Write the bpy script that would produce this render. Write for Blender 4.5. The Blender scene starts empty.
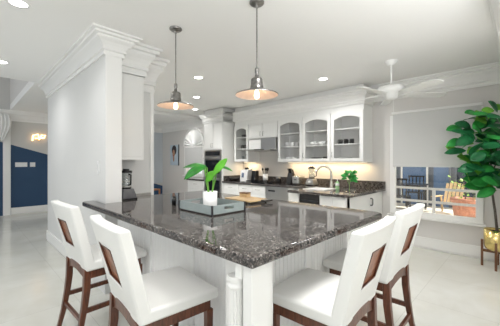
import bpy, math, random
from mathutils import Vector, Matrix
C = bpy.context.scene.collection
S = bpy.context.scene
R = math.radians

# ------------------------------------------------------------------ camera
cd = bpy.data.cameras.new('camera'); cam = bpy.data.objects.new('camera', cd); C.objects.link(cam)
cd.sensor_width = 36; cd.lens = 281/500*36; cd.shift_y = -0.002; cd.clip_start = .05
cam.location = (0, 0, 1.38); cam.rotation_euler = (R(90), 0, R(44.5-90))
S.camera = cam
# ------------------------------------------------------------------ view, world, sun
S.view_settings.view_transform = 'Standard'; S.view_settings.look = 'None'
S.view_settings.gamma = 1; S.view_settings.use_curve_mapping = False
S.view_settings.exposure = 0.45
w = bpy.data.worlds.new('world'); S.world = w; w.use_nodes = True
bg = w.node_tree.nodes['Background']; bg.inputs[0].default_value = (.93, .97, 1, 1); bg.inputs[1].default_value = .85
def light(name, kind, loc, rot, power, color=(1, 1, 1), sx=1, sy=1, **k):
    l = bpy.data.lights.new(name, kind); l.energy = power; l.color = color
    if kind == 'AREA': l.shape = 'RECTANGLE'; l.size = sx; l.size_y = sy
    for a, b in k.items(): setattr(l, a, b)
    o = bpy.data.objects.new(name, l); C.objects.link(o); o.location = loc; o.rotation_euler = rot
    return o
sun = light('sun', 'SUN', (9, -6, 8), (0, 0, 0), 7, (1, .95, .86), angle=R(1)); sun.rotation_euler = Vector((.12, -.55, .83)).to_track_quat('Z', 'Y').to_euler()
# added area fill from behind and beside the camera, no real source
light('fill_south', 'AREA', (2.4, -2.8, 1.5), (R(-90), 0, R(180)), 3, (1, .99, .97), 4.5, 2.2)
light('fill_west', 'AREA', (-3.0, 3.0, 1.5), (R(90), 0, R(-90)), 3, (1, .99, .97), 5.5, 2.2)
light('ceiling_fill', 'AREA', (-.6, -.9, 1.6), (R(160), 0, R(-45)), 20, (.98, .99, 1), 1.4, 1.4)  # added lamp aimed upward to brighten the ceiling
light('ceiling_fill_right', 'AREA', (1.5, -.55, 1.7), (R(135), 0, R(-66)), 26, (.97, .985, 1), .9, .9)  # second added up-light, lifts the right side of the room
for x, y in ((.1, -1.4), (1.45, .75), (-.3, 1.6), (3.6, .3)): light('overhead_fill', 'SPOT', (x, y, 2.70), (0, 0, 0), {.1: 70, 1.45: 135, -.3: 80}.get(x, 70), (.99, .98, .97), spot_size=R(150), spot_blend=.8, shadow_soft_size=.3)  # added spots above the view to brighten the seats, no fixtures
S.cycles.diffuse_bounces = 8; S.cycles.max_bounces = 14

# ------------------------------------------------------------------ materials
def mat(name, col, rough=.5, metal=0, var=0, scale=20, bump=0, bscale=200, coat=0, emit=None, es=0, spec=.5, trans=0, sub=0):
    m = bpy.data.materials.new(name); m.use_nodes = True; nt = m.node_tree; b = nt.nodes['Principled BSDF']
    b.inputs['Base Color'].default_value = (*col, 1); b.inputs['Roughness'].default_value = rough
    b.inputs['Metallic'].default_value = metal; b.inputs['Specular IOR Level'].default_value = spec
    b.inputs['Coat Weight'].default_value = coat; b.inputs['Transmission Weight'].default_value = trans
    if emit: b.inputs['Emission Color'].default_value = (*emit, 1); b.inputs['Emission Strength'].default_value = es
    tc = nt.nodes.new('ShaderNodeTexCoord')
    if var:
        n = nt.nodes.new('ShaderNodeTexNoise'); n.inputs['Scale'].default_value = scale; n.inputs['Detail'].default_value = 4
        nt.links.new(tc.outputs['Object'], n.inputs['Vector'])
        r = nt.nodes.new('ShaderNodeValToRGB')
        r.color_ramp.elements[0].position = .3; r.color_ramp.elements[1].position = .7
        r.color_ramp.elements[0].color = (*[max(0, c*(1-var)) for c in col], 1)
        r.color_ramp.elements[1].color = (*[min(1, c*(1+var)) for c in col], 1)
        nt.links.new(n.outputs['Fac'], r.inputs['Fac']); nt.links.new(r.outputs['Color'], b.inputs['Base Color'])
    if bump:
        n = nt.nodes.new('ShaderNodeTexNoise'); n.inputs['Scale'].default_value = bscale
        nt.links.new(tc.outputs['Object'], n.inputs['Vector'])
        u = nt.nodes.new('ShaderNodeBump'); u.inputs['Strength'].default_value = bump; u.inputs['Distance'].default_value = .002
        nt.links.new(n.outputs['Fac'], u.inputs['Height']); nt.links.new(u.outputs['Normal'], b.inputs['Normal'])
    return m
def wood(name, c1, c2, rough=.3, scale=(6, 6, 1.2)):
    m = mat(name, c1, rough); nt = m.node_tree; b = nt.nodes['Principled BSDF']
    tc = nt.nodes.new('ShaderNodeTexCoord'); mp = nt.nodes.new('ShaderNodeMapping'); mp.inputs['Scale'].default_value = scale
    n = nt.nodes.new('ShaderNodeTexNoise'); n.inputs['Scale'].default_value = 8; n.inputs['Detail'].default_value = 6; n.inputs['Distortion'].default_value = 1.2
    r = nt.nodes.new('ShaderNodeValToRGB'); r.color_ramp.elements[0].position = .35; r.color_ramp.elements[1].position = .65
    r.color_ramp.elements[0].color = (*c1, 1); r.color_ramp.elements[1].color = (*c2, 1)
    nt.links.new(tc.outputs['Object'], mp.inputs[0]); nt.links.new(mp.outputs[0], n.inputs['Vector'])
    nt.links.new(n.outputs['Fac'], r.inputs[0]); nt.links.new(r.outputs[0], b.inputs['Base Color'])
    return m
def granite():
    m = mat('granite', (.2, .18, .17), .045); nt = m.node_tree; b = nt.nodes['Principled BSDF']; N = nt.nodes.new; L = nt.links.new
    tc = N('ShaderNodeTexCoord')
    v = N('ShaderNodeTexVoronoi'); v.inputs['Scale'].default_value = 130
    n1 = N('ShaderNodeTexNoise'); n1.inputs['Scale'].default_value = 45; n1.inputs['Detail'].default_value = 5
    v2 = N('ShaderNodeTexVoronoi'); v2.inputs['Scale'].default_value = 75
    for x in (v, n1, v2): L(tc.outputs['Object'], x.inputs['Vector'])
    sp = N('ShaderNodeSeparateColor'); L(v.outputs['Color'], sp.inputs[0])
    r = N('ShaderNodeValToRGB'); e = r.color_ramp.elements; r.color_ramp.interpolation = 'CONSTANT'
    e[0].color = (.010, .010, .010, 1); e[1].position = .34; e[1].color = (.05, .044, .041, 1)
    for p, c in ((.55, (.10, .085, .079, 1)), (.76, (.17, .15, .138, 1)), (.92, (.38, .36, .34, 1))):
        k = e.new(p); k.color = c
    L(sp.outputs[0], r.inputs[0])
    s2 = N('ShaderNodeSeparateColor'); L(v2.outputs['Color'], s2.inputs[0])
    r2 = N('ShaderNodeValToRGB'); r2.color_ramp.interpolation = 'CONSTANT'
    r2.color_ramp.elements[0].color = (.014, .014, .014, 1); r2.color_ramp.elements[1].position = .5; r2.color_ramp.elements[1].color = (.115, .10, .093, 1)
    L(s2.outputs[1], r2.inputs[0])
    mx = N('ShaderNodeMix'); mx.data_type = 'RGBA'; L(n1.outputs['Fac'], mx.inputs[0]); L(r.outputs[0], mx.inputs[6]); L(r2.outputs[0], mx.inputs[7])
    L(mx.outputs[2], b.inputs['Base Color'])
    return m
def tile():
    m = mat('floor_tile', (.62, .6, .55), .16); nt = m.node_tree; b = nt.nodes['Principled BSDF']; N = nt.nodes.new; L = nt.links.new
    tc = N('ShaderNodeTexCoord'); br = N('ShaderNodeTexBrick'); br.offset = 0; br.inputs['Scale'].default_value = 1
    br.inputs['Brick Width'].default_value = .8; br.inputs['Row Height'].default_value = .8; br.inputs['Mortar Size'].default_value = .0018
    br.inputs['Color1'].default_value = (.70, .70, .66, 1); br.inputs['Color2'].default_value = (.68, .68, .64, 1); br.inputs['Mortar'].default_value = (.52, .51, .48, 1)
    n = N('ShaderNodeTexNoise'); n.inputs['Scale'].default_value = 1.6; n.inputs['Detail'].default_value = 7; n.inputs['Distortion'].default_value = 1.5
    r = N('ShaderNodeValToRGB'); r.color_ramp.elements[0].position = .35; r.color_ramp.elements[1].position = .7
    r.color_ramp.elements[0].color = (.9, .89, .86, 1); r.color_ramp.elements[1].color = (1, 1, 1, 1)
    mx = N('ShaderNodeMix'); mx.data_type = 'RGBA'; mx.blend_type = 'MULTIPLY'; mx.inputs[0].default_value = 1
    L(tc.outputs['Object'], br.inputs['Vector']); L(tc.outputs['Object'], n.inputs['Vector']); L(n.outputs['Fac'], r.inputs[0])
    L(br.outputs['Color'], mx.inputs[6]); L(r.outputs[0], mx.inputs[7]); L(mx.outputs[2], b.inputs['Base Color'])
    return m
def navy_wall():
    # grey wall paint over a navy field whose upper border falls diagonally across the wall
    m = mat('two_tone_wall', (.6, .6, .58), .6); nt = m.node_tree; b = nt.nodes['Principled BSDF']; N = nt.nodes.new; L = nt.links.new
    g = N('ShaderNodeNewGeometry'); s = N('ShaderNodeSeparateXYZ'); L(g.outputs['Position'], s.inputs[0])
    a = N('ShaderNodeMath'); a.operation = 'MULTIPLY'; a.inputs[1].default_value = .31; L(s.outputs[0], a.inputs[0])
    c = N('ShaderNodeMath'); c.operation = 'ADD'; L(a.outputs[0], c.inputs[0]); L(s.outputs[2], c.inputs[1])
    t = N('ShaderNodeMath'); t.operation = 'GREATER_THAN'; t.inputs[1].default_value = 2.1; L(c.outputs[0], t.inputs[0])
    mx = N('ShaderNodeMix'); mx.data_type = 'RGBA'; L(t.outputs[0], mx.inputs[0])
    mx.inputs[6].default_value = (.018, .06, .135, 1); mx.inputs[7].default_value = (.56, .555, .54, 1); L(mx.outputs[2], b.inputs['Base Color'])
    return m
def glassy(name, tint=(1, 1, 1), refl=.08, rough=.02):
    m = bpy.data.materials.new(name); m.use_nodes = True; nt = m.node_tree; nt.nodes.clear(); N = nt.nodes.new; L = nt.links.new
    o = N('ShaderNodeOutputMaterial'); t = N('ShaderNodeBsdfTransparent'); t.inputs[0].default_value = (*tint, 1)
    g = N('ShaderNodeBsdfGlossy'); g.inputs['Roughness'].default_value = rough; f = N('ShaderNodeFresnel'); f.inputs[0].default_value = 1.45
    a = N('ShaderNodeMath'); a.operation = 'ADD'; a.inputs[1].default_value = refl-.04; a.use_clamp = True; L(f.outputs[0], a.inputs[0])
    ge = N('ShaderNodeNewGeometry'); iv = N('ShaderNodeMath'); iv.operation = 'SUBTRACT'; iv.inputs[0].default_value = 1; L(ge.outputs['Backfacing'], iv.inputs[1])
    mu = N('ShaderNodeMath'); mu.operation = 'MULTIPLY'; L(a.outputs[0], mu.inputs[0]); L(iv.outputs[0], mu.inputs[1]); a = mu
    x = N('ShaderNodeMixShader'); L(a.outputs[0], x.inputs[0]); L(t.outputs[0], x.inputs[1]); L(g.outputs[0], x.inputs[2]); L(x.outputs[0], o.inputs[0])
    return m
M = dict(rwood=wood('reddish_wood', (.15, .05, .022), (.3, .11, .05), .3),
    wall=mat('wall_paint', (.66, .66, .65), .65, bump=.05), wall_win=mat('wall_paint_warm', (.66, .64, .62), .65, bump=.05),
    wall_blue=mat('pale_blue_wall', (.52, .56, .60), .65, bump=.05),
    ceil=mat('ceiling_paint', (.84, .835, .82), .8, bump=.05), trim=mat('trim_paint', (.82, .815, .80), .4, bump=.03, bscale=30),
    cab=mat('cabinet_paint', (.765, .765, .75), .32, bump=.02, bscale=30), bead=mat('beadboard_paint', (.86, .865, .86), .4, bump=.03, bscale=30),
    granite=granite(), tile=tile(), navy=navy_wall(),
    leather=mat('white_leather', (.71, .71, .69), .42, bump=.12, bscale=350), seam=mat('seam', (.5, .49, .46), .7, var=.1),
    dwood=wood('dark_cherry_wood', (.065, .022, .011), (.14, .048, .025), .28),
    twood=wood('walnut_wood', (.12, .05, .02), (.2, .09, .04), .4), lwood=wood('light_wood', (.45, .3, .15), (.62, .45, .25), .45, (1, 6, 6)),
    owood=wood('orange_wood', (.35, .14, .05), (.48, .22, .09), .4),
    steel=mat('brushed_steel', (.52, .51, .49), .28, 1, var=.08, scale=60), gunmetal=mat('gunmetal', (.14, .14, .15), .35, .5, var=.1), dsteel=mat('dark_steel', (.2, .2, .2), .3, 1, var=.1),
    nickel=mat('satin_nickel', (.55, .54, .52), .25, 1, var=.05), pewter=mat('pewter', (.27, .26, .25), .32, 1, var=.25, scale=40),
    copper=mat('shade_lining', (.70, .55, .47), .5, .1, var=.06), brass=mat('brass', (.78, .62, .26), .2, 1, var=.08, scale=8),
    black=mat('black_plastic', (.012, .012, .013), .25, var=.2), bglass=mat('black_oven_glass', (.01, .011, .013), .06, var=.1),
    white=mat('white_ceramic', (.82, .82, .81), .2, var=.02), wplast=mat('white_plastic', (.78, .78, .77), .35, var=.02),
    shade=mat('roller_shade_cloth', (.60, .60, .59), .8, bump=.15, bscale=500), glass=glassy('window_glass'),
    cglass=glassy('cabinet_glass', (.97, .97, .97), .06), jar=glassy('clear_jar_glass', (.88, .9, .9), .14), tray=mat('tray_glass', (.29, .34, .335), .12, var=.05, coat=.6),
    leaf1=mat('leaf_dark', (.014, .14, .045), .35, var=.35, scale=9, spec=.25), leaf2=mat('leaf_mid', (.03, .27, .05), .35, var=.3, scale=9, spec=.25),
    leaf3=mat('leaf_light', (.18, .48, .06), .4, var=.25, scale=9, spec=.25), leaf4=mat('leaf_bright', (.10, .38, .025), .35, var=.25, scale=9, spec=.25),
    leaf5=mat('leaf_deep', (.025, .20, .025), .4, var=.4, scale=12, spec=.25), stem=mat('stem_green', (.13, .36, .04), .4, var=.2), bark=mat('bark', (.10, .085, .07), .8, var=.35, scale=60, bump=.5, bscale=90),
    soil=mat('soil', (.02, .014, .01), .9, var=.4, scale=80), led=mat('can_light_lens', (1, 1, 1), .5, emit=(1, .96, .9), es=9, var=.01),
    strip=mat('led_strip', (1, 1, 1), .5, emit=(1, .78, .45), es=3, var=.01), bulb=mat('edison_bulb', (1, .8, .6), .3, emit=(1, .72, .42), es=5, var=.01),
    glow=mat('lit_amber_glass', (1, .7, .4), .4, emit=(1, .62, .3), es=3, var=.01),
    deck=mat('patio_paving', (.72, .66, .55), .7, var=.08, scale=3), facade=mat('patio_facade', (.12, .14, .17), .7, var=.1, scale=2),
    door=mat('dark_blue_glass', (.02, .035, .06), .35, spec=.25, var=.5, scale=.7), doorlt=mat('pale_blue_glass', (.10, .17, .30), .3, spec=.3, var=.3, scale=.8),
    rail=mat('white_metal', (.78, .78, .76), .4, var=.02), terra=mat('terracotta', (.42, .2, .14), .8, var=.25, scale=14),
    yleaf=mat('patio_leaf', (.2, .34, .06), .5, var=.5, scale=20), canvas=mat('canvas', (.50, .60, .68), .7, var=.06, scale=6),
    ink=mat('picture_dark', (.02, .016, .02), .6, var=.2), skin=mat('picture_tan', (.45, .24, .15), .6, var=.2), pred=mat('picture_red', (.4, .07, .05), .6, var=.1),
    cloth=mat('white_cloth', (.82, .82, .81), .8, bump=.2), screen=mat('blue_screen', (.12, .17, .27), .15, var=.1), soap=mat('green_soap', (.35, .6, .3), .2, var=.1),
    joint=mat('dark_joint', (.05, .05, .055), .3, .6, var=.1), stone=mat('dark_stone', (.05, .045, .04), .3, var=.3, scale=60),
)

# ------------------------------------------------------------------ mesh helpers
class MB:
    def __init__(s): s.v = []; s.f = []; s.m = []; s.sm = []
    def add(s, v, f, T=None, m=0, sm=False):
        n = len(s.v); s.v += [tuple(T @ Vector(p)) if T else tuple(p) for p in v]
        s.f += [tuple(i+n for i in q) for q in f]; s.m += [m]*len(f); s.sm += [sm]*len(f); return s
    def box(s, x0, x1, y0, y1, z0, z1, T=None, m=0):
        v = [(x, y, z) for z in (z0, z1) for x, y in ((x0, y0), (x1, y0), (x1, y1), (x0, y1))]
        return s.add(v, [(3, 2, 1, 0), (4, 5, 6, 7), (0, 1, 5, 4), (1, 2, 6, 5), (2, 3, 7, 6), (3, 0, 4, 7)], T, m)
    def prism(s, pts, z0, z1, T=None, m=0):        # convex or simple polygon, extruded along z
        n = len(pts); v = [(x, y, z0) for x, y in pts]+[(x, y, z1) for x, y in pts]
        return s.add(v, [tuple(range(n-1, -1, -1)), tuple(range(n, 2*n))]+[(i, (i+1) % n, n+(i+1) % n, n+i) for i in range(n)], T, m)
    def lathe(s, prof, n=24, T=None, m=0, sm=True, a0=0, a1=2*math.pi):
        v = []; f = []; k = len(prof)
        for i in range(n):
            a = 2*math.pi*i/n
            v += [(r*math.cos(a), r*math.sin(a), z) for r, z in prof]
        for i in range(n):
            j = (i+1) % n
            f += [(i*k+q, j*k+q, j*k+q+1, i*k+q+1) for q in range(k-1)]
        s.add(v, f, T, m, sm)
        if prof[0][0] > 1e-4: s.add([(prof[0][0]*math.cos(2*math.pi*i/n), prof[0][0]*math.sin(2*math.pi*i/n), prof[0][1]) for i in range(n)], [tuple(range(n-1, -1, -1))], T, m) if s.cap else None
        if prof[-1][0] > 1e-4: s.add([(prof[-1][0]*math.cos(2*math.pi*i/n), prof[-1][0]*math.sin(2*math.pi*i/n), prof[-1][1]) for i in range(n)], [tuple(range(n))], T, m) if s.cap else None
        return s
    cap = True
    def cyl(s, x, y, z0, z1, r, r2=None, n=20, m=0): return s.lathe([(r, z0), (r if r2 is None else r2, z1)], n, Matrix.Translation((x, y, 0)), m)
    def tube(s, pts, r, n=8, m=0):
        P = [Vector(p) for p in pts]; k = len(P); rr = r if isinstance(r, (list, tuple)) else [r]*k; v = []; up = None
        for i, p in enumerate(P):
            d = (P[min(i+1, k-1)]-P[max(i-1, 0)]).normalized()
            if up is None: up = Vector((0, 0, 1)) if abs(d.z) < .9 else Vector((1, 0, 0))
            a = d.cross(up).normalized(); b = a.cross(d).normalized(); up = b
            v += [p+(a*math.cos(t)+b*math.sin(t))*rr[i] for t in [2*math.pi*j/n for j in range(n)]]
        f = [(i*n+j, i*n+(j+1) % n, (i+1)*n+(j+1) % n, (i+1)*n+j) for i in range(k-1) for j in range(n)]
        s.add(v, f, None, m, True); s.add(v[:n], [tuple(range(n))], None, m); s.add(v[-n:], [tuple(range(n-1, -1, -1))], None, m); return s
    def beam(s, a, b, w, h, m=0, w2=None, h2=None):   # rectangular bar from a to b
        a = Vector(a); b = Vector(b); d = (b-a).normalized(); u = Vector((0, 0, 1)) if abs(d.z) < .9 else Vector((0, 1, 0))
        x = d.cross(u).normalized(); y = x.cross(d).normalized(); v = []
        for p, W, H in ((a, w, h), (b, w2 or w, h2 or h)):
            v += [p+x*sx*W/2+y*sy*H/2 for sx, sy in ((-1, -1), (1, -1), (1, 1), (-1, 1))]
        return s.add(v, [(3, 2, 1, 0), (4, 5, 6, 7), (0, 1, 5, 4), (1, 2, 6, 5), (2, 3, 7, 6), (3, 0, 4, 7)], None, m)
    def build(s, name, mats, parent=None, bevel=0, seg=2, loc=None, sub=0):
        me = bpy.data.meshes.new(name); me.from_pydata([tuple(p) for p in s.v], [], s.f)
        for q in (mats if isinstance(mats, (list, tuple)) else [mats]): me.materials.append(q)
        for p, i, sm in zip(me.polygons, s.m, s.sm): p.material_index = i; p.use_smooth = sm
        import bmesh
        b = bmesh.new(); b.from_mesh(me); bmesh.ops.recalc_face_normals(b, faces=b.faces); b.to_mesh(me); b.free()
        o = bpy.data.objects.new(name, me); C.objects.link(o)
        if loc: o.location = loc
        if parent: o.parent = parent
        if bevel:
            d = o.modifiers.new('bevel', 'BEVEL'); d.width = bevel; d.segments = seg; d.limit_method = 'ANGLE'; d.angle_limit = R(35)
            for p in me.polygons: p.use_smooth = True
            if hasattr(d, 'harden_normals'): d.harden_normals = True
        if sub: d = o.modifiers.new('sub', 'SUBSURF'); d.levels = sub; d.render_levels = sub
        return o
def tag(o, label, cat, group=None):
    o['label'] = label; o['category'] = cat
    if group: o['group'] = group
    return o
def thing(name, label, cat, loc=(0, 0, 0), rz=0, group=None):
    o = bpy.data.objects.new(name, None); C.objects.link(o); o.location = loc; o.rotation_euler = (0, 0, rz); o.empty_display_size = .1
    return tag(o, label, cat, group)
def st(o): o['kind'] = 'structure'; return o
def copy_tree(o, parent=None):
    c = o.copy(); C.objects.link(c); c.parent = parent
    for ch in [q for q in C.objects if q.parent == o]: copy_tree(ch, c)
    return c
def dup(o, loc, rz, label, group=None):
    c = copy_tree(o); c.location = loc; c.rotation_euler = (0, 0, rz); c['label'] = label
    if group: c['group'] = group
    return c
T = lambda x, y, z=0: Matrix.Translation((x, y, z))
def sweep(path, prof, mb, top):    # mouldings: prof = (out, drop) ; room is on the left of the path
    P = [Vector(p) for p in path]; n = len(P); k = len(prof); v = []
    for i, p in enumerate(P):
        ns = []
        if i > 0: d = (P[i]-P[i-1]).normalized(); ns.append(Vector((-d.y, d.x)))
        if i < n-1: d = (P[i+1]-P[i]).normalized(); ns.append(Vector((-d.y, d.x)))
        m = sum(ns, Vector((0, 0))); m.normalize(); c = m.dot(ns[0]); m /= c
        v += [(p.x+m.x*o, p.y+m.y*o, top-z) for o, z in prof]
    f = [(i*k+j, (i+1)*k+j, (i+1)*k+(j+1) % k, i*k+(j+1) % k) for i in range(n-1) for j in range(k)]
    f += [tuple(range(k)), tuple((n-1)*k+j for j in range(k-1, -1, -1))]
    return mb.add(v, f)
def crownprof(D, P):
    return [(0, 0), (0, D), (.020, D), (.024, D*.90), (.016, D*.88), (.016, D*.80), (.036, D*.78), (.038, D*.70), (.028, D*.68), (P*.28, D*.56), (P*.42, D*.44), (P*.62, D*.34), (P*.66, D*.30), (P*.60, D*.28), (P*.60, D*.22), (P*.80, D*.20), (P*.84, D*.12), (P*.80, D*.10), (P, D*.08), (P, 0)]
BASE = [(0, 0), (0, .18), (.018, .18), (.018, .035), (.010, .012), (.006, 0)]

# ------------------------------------------------------------------ the room
CE = 2.72
X = 5.15                       # inner face of the window / kitchen wall
st(MB().box(-3.2, X+.15, -5, 9.7, -.12, 0).build('floor', M['tile']))
mb = MB().box(-3.2, X+.15, -5, 5.9, CE, CE+.15).box(.84, X+.15, 5.9, 9.7, CE, CE+.15)
st(mb.build('ceiling', M['ceil']))
mb = MB().box(.84, .99, 5.9, 9.6, CE+.15, 4.6).box(-3.2, .84, 5.78, 5.9, CE+.15, 4.6)
st(mb.build('wall_stairwell', M['wall_win']))
st(MB().box(-3.2, .99, 5.78, 9.75, 4.6, 4.7).build('ceiling_stairwell', M['ceil']))
st(MB().box(-3.2, X+.15, 9.6, 9.75, 0, 4.6).build('wall_back', M['navy']))
st(MB().box(2.6, X, 9.585, 9.6, .62, CE).add([], []).build('wall_dining', M['wall_blue']))  # bluer stretch of the far wall, up to the window wall
# window wall with two openings
W1 = (.46, 1.64, .50, 2.14); W2 = (7.05, 8.07, .95, 1.86)
mb = MB()
for y0, y1, z0, z1 in ((-.1, W1[0], 0, CE), (W1[0], W1[1], 0, W1[2]), (W1[0], W1[1], W1[3], CE), (W1[1], W2[0], 0, CE),
                       (W2[0], W2[1], 0, W2[2]), (W2[0], W2[1], W2[3], CE), (W2[1], 9.6, 0, CE)):
    mb.box(X, X+.15, y0, y1, z0, z1)
st(mb.build('wall_window', M['wall_win']))
st(MB().box(2.75, X, -.1, .1, 0, CE).build('wall_right', M['wall_win']))
# pillar wall between hall and kitchen
st(MB().box(1.03, 1.20, 3.13, 6.0, 0, CE).build('wall_left', M['wall']))
st(MB().box(1.20, 1.73, 3.50, 3.62, 0, CE).build('wall_kitchen', M['wall']))
st(MB().box(1.035, 1.195, 3.118, 3.13, .95, 2.52).build('trim_pilaster', M['trim']))
mb = MB().box(1.70, 1.745, 3.485, 3.635, 0, CE-.42)
j = st(mb.build('trim_doorway', M['trim']))
for z in (1.9, 2.12): MB().box(1.745, 1.752, 3.5, 3.54, z, z+.05).build('hinge', M['dsteel'], j)
# crown mouldings
mb = MB(); sweep([(1.20, 3.24), (1.20, 3.13), (1.03, 3.13), (1.03, 6.0)], crownprof(.22, .16), mb, CE); st(mb.build('trim_crown_left', M['trim']))
mb = MB(); sweep([(1.73, 3.62), (1.73, 3.50), (1.50, 3.50)], crownprof(.44, .16), mb, CE); st(mb.build('trim_crown_kitchen', M['trim']))
mb = MB(); sweep([(2.75, .1), (X, .1), (X, 1.97)], crownprof(.27, .15), mb, CE); st(mb.build('trim_crown_window', M['trim']))
mb = MB(); sweep([(X, 6.12), (X, 9.6), (-1, 9.6)], crownprof(.27, .15), mb, CE); st(mb.build('trim_crown_back', M['trim']))
st(MB().box(1.75, X-.16, 6.85, 7.05, CE-.10, CE).build('trim_beam', M['trim'], bevel=.02))
# baseboards
mb = MB(); sweep([(1.03, 3.5), (1.03, 6.0)], [(a, .18-b) for a, b in BASE], mb, .18); st(mb.build('baseboard_left', M['trim']))
mb = MB(); sweep([(2.75, .1), (X, .1), (X, 1.72)], [(a, .18-b) for a, b in BASE], mb, .18); st(mb.build('baseboard_right', M['trim']))
mb = MB(); sweep([(X, 7.0), (X, 9.6), (1.2, 9.6), (.86, 9.6)], [(a, .18-b) for a, b in BASE], mb, .18); st(mb.build('baseboard_back', M['trim']))

def window(idx, y0, y1, z0, z1):
    mb = MB(); x0, x1 = X-.022, X+.04; b = .055
    mb.box(x0, x1, y0-.03, y0+b, z0, z1+.03).box(x0, x1, y1-b, y1+.03, z0, z1+.03).box(x0, x1, y0+b, y1-b, z1-b, z1+.03).box(x0, x1, y0+b, y1-b, z0, z0+.075)
    fr = st(mb.build('window_%d' % idx, M['trim'], bevel=.004))
    MB().box(X+.005, X+.011, y0+b, y1-b, z0+.075, z1-b).build('pane', M['glass'], fr)
    MB().box(X-.075, x0, y0-.06, y1+.06, z0-.03, z0).build('window_sill', M['trim'], fr, bevel=.006)
window(1, *W1); window(2, *W2)
# roller shade on the large window
rs = thing('roller_shade', 'light grey roller shade pulled halfway down over the large window', 'window shade', (X-.035, 1.05, 2.2))
MB().box(-.006, 0, -.60, .565, -.86, -.01).build('shade_cloth', M['shade'], rs)
MB().box(-.028, .01, -.615, .58, -.015, .02).build('head_rail', M['trim'], rs, bevel=.004)
MB().box(-.012, .006, -.60, .565, -.90, -.86).build('hem_bar', M['shade'], rs, bevel=.004)
# far window: small shade and sunburst arch
rs = thing('roller_shade', 'small grey shade in the far window beneath the sunburst arch', 'window shade', (X-.03, 7.56, 1.84))
MB().box(-.006, 0, -.47, .47, -.66, 0).build('shade_cloth', M['shade'], rs)
MB().box(-.02, .006, -.49, .49, 0, .03).build('head_rail', M['trim'], rs, bevel=.004)
mb = MB(); n = 32; v = []
for i in range(n+1):
    a = math.pi*i/n; d = -.012-(.06 if i % 2 else 0); v += [(d*.3, .07*math.cos(a), .07*math.sin(a)), (d, .50*math.cos(a), .52*math.sin(a))]
mb.add(v, [(2*i, 2*i+1, 2*i+3, 2*i+2) for i in range(n)])
fa = thing('sunburst_shade', 'white pleated half round sunburst shade above the far window', 'window shade', (X, 7.56, 1.90))
q = mb.build('pleats', M['cloth'], fa); q.modifiers.new('s', 'SOLIDIFY').thickness = .006
MB().lathe([(0, .0), (.07, 0), (.06, .03), (0, .035)], 20, Matrix.Translation((-.002, 0, .0)) @ Matrix.Rotation(R(-90), 4, 'Y')).build('hub', M['cloth'], fa)
mb = MB(); v = []
for i in range(n+1):
    a = math.pi*i/n; c, s_ = math.cos(a), math.sin(a)
    v += [(0, .51*c, .53*s_), (-.05, .51*c, .53*s_), (-.05, .56*c, .58*s_), (0, .56*c, .58*s_)]
mb.add(v, [(4*i+j, 4*i+4+j, 4*i+4+(j+1) % 4, 4*i+(j+1) % 4) for i in range(n) for j in range(4)]); mb.build('arch_frame', M['trim'], fa)

# wall plates
def plate(lbl, loc, rz, gangs=1, h=.115):
    t = thing('light_switch', lbl, 'light switch', loc, rz)
    w_ = .07+.046*(gangs-1)
    MB().box(-w_/2, w_/2, -.007, 0, -h/2, h/2).build('plate', M['wplast'], t, bevel=.002)
    for g in range(gangs):
        x = (g-(gangs-1)/2)*.046; MB().box(x-.016, x+.016, -.012, -.006, -.033, .033).build('rocker', M['white'], t, bevel=.002)
plate('white wall switch on the grey pillar wall beside the stone counter', (1.03, 3.33, 1.32), R(-90), 1, .14)
plate('wide white switch plate, left one of two on the navy wall', (1.07, 9.6, 1.31), 0, 5, .12)
plate('narrow white switch plate, right one of two on the navy wall', (1.31, 9.6, 1.31), 0, 2, .12)

# ------------------------------------------------------------------ outside
st(MB().box(X+.15, 14, -4, 9, -.12, -.02).build('ground_patio', M['deck']))
hb = thing('patio_house', 'blue grey house wing with dark glass doors across the patio', 'building', (10.5, 2, 0))
MB().box(0, .3, -5, 5, -.02, 3.4).build('wall', M['facade'], hb)
for i, y in enumerate((-2.6, -1.5, -.35, .25, 1.15, 2.3)):
    wd = (1.05, 1.05, .5, .8, 1.05, 1.05)[i]
    f = MB().box(-.06, 0, y, y+.05, -.02, 2.3).box(-.06, 0, y+wd-.05, y+wd, -.02, 2.3).box(-.06, 0, y+.05, y+wd-.05, 2.25, 2.3).build('door_frame', M['facade' if i != 3 else 'rail'], hb)
    MB().box(-.03, 0, y+.05, y+wd-.05, -.02, 2.25).build('glass_panel', M['doorlt' if i in (2, 3) else 'door'], f)
st(MB().box(X+.15, 6.6, -4, 9, 2.75, 2.9).build('trim_sun_block', M['ceil']))  # unseen overhang added to keep sun out of the large window
r_ = thing('patio_railing', 'white metal patio railing right outside the large window', 'railing', (5.6, 0, 0))
for z in (.92, .695): MB().beam((0, -.6, z), (0, 2.6, z), .035, .04).build('rail', M['rail'], r_)
for y in (-.55, 1.12, 2.55): MB().box(-.02, .02, y-.022, y+.022, -.02, .9).build('post', M['rail'], r_)
# outdoor table and chairs
def patio_chair(lbl, loc, rz):
    t = thing('patio_chair', lbl, 'chair', loc, rz, 'black patio chairs round the outdoor table')
    MB().box(-.23, .23, -.22, .22, .42, .45).build('seat', M['black'], t)
    mb = MB()
    for x in (-.2, -.1, 0, .1, .2): mb.beam((x, -.21, .45), (x, -.27, .92), .03, .02)
    mb.beam((-.23, -.27, .92), (.23, -.27, .92), .03, .04); mb.build('backrest', M['black'], t)
    for x in (-.21, .21):
        for y in (-.2, .2): MB().box(x-.015, x+.015, y-.015, y+.015, -.02, .42).build('leg', M['black'], t)
patio_chair('black patio chair at the near side of the outdoor table', (8.5, 2.5, 0), R(-85))
patio_chair('black patio chair at the left end of the outdoor table', (9.15, 3.35, 0), R(170))
patio_chair('black patio chair at the far side of the outdoor table', (9.95, 2.5, 0), R(95))
t = thing('patio_table', 'dark rectangular patio table outside the large window', 'table', (9.15, 2.55, 0))
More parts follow.
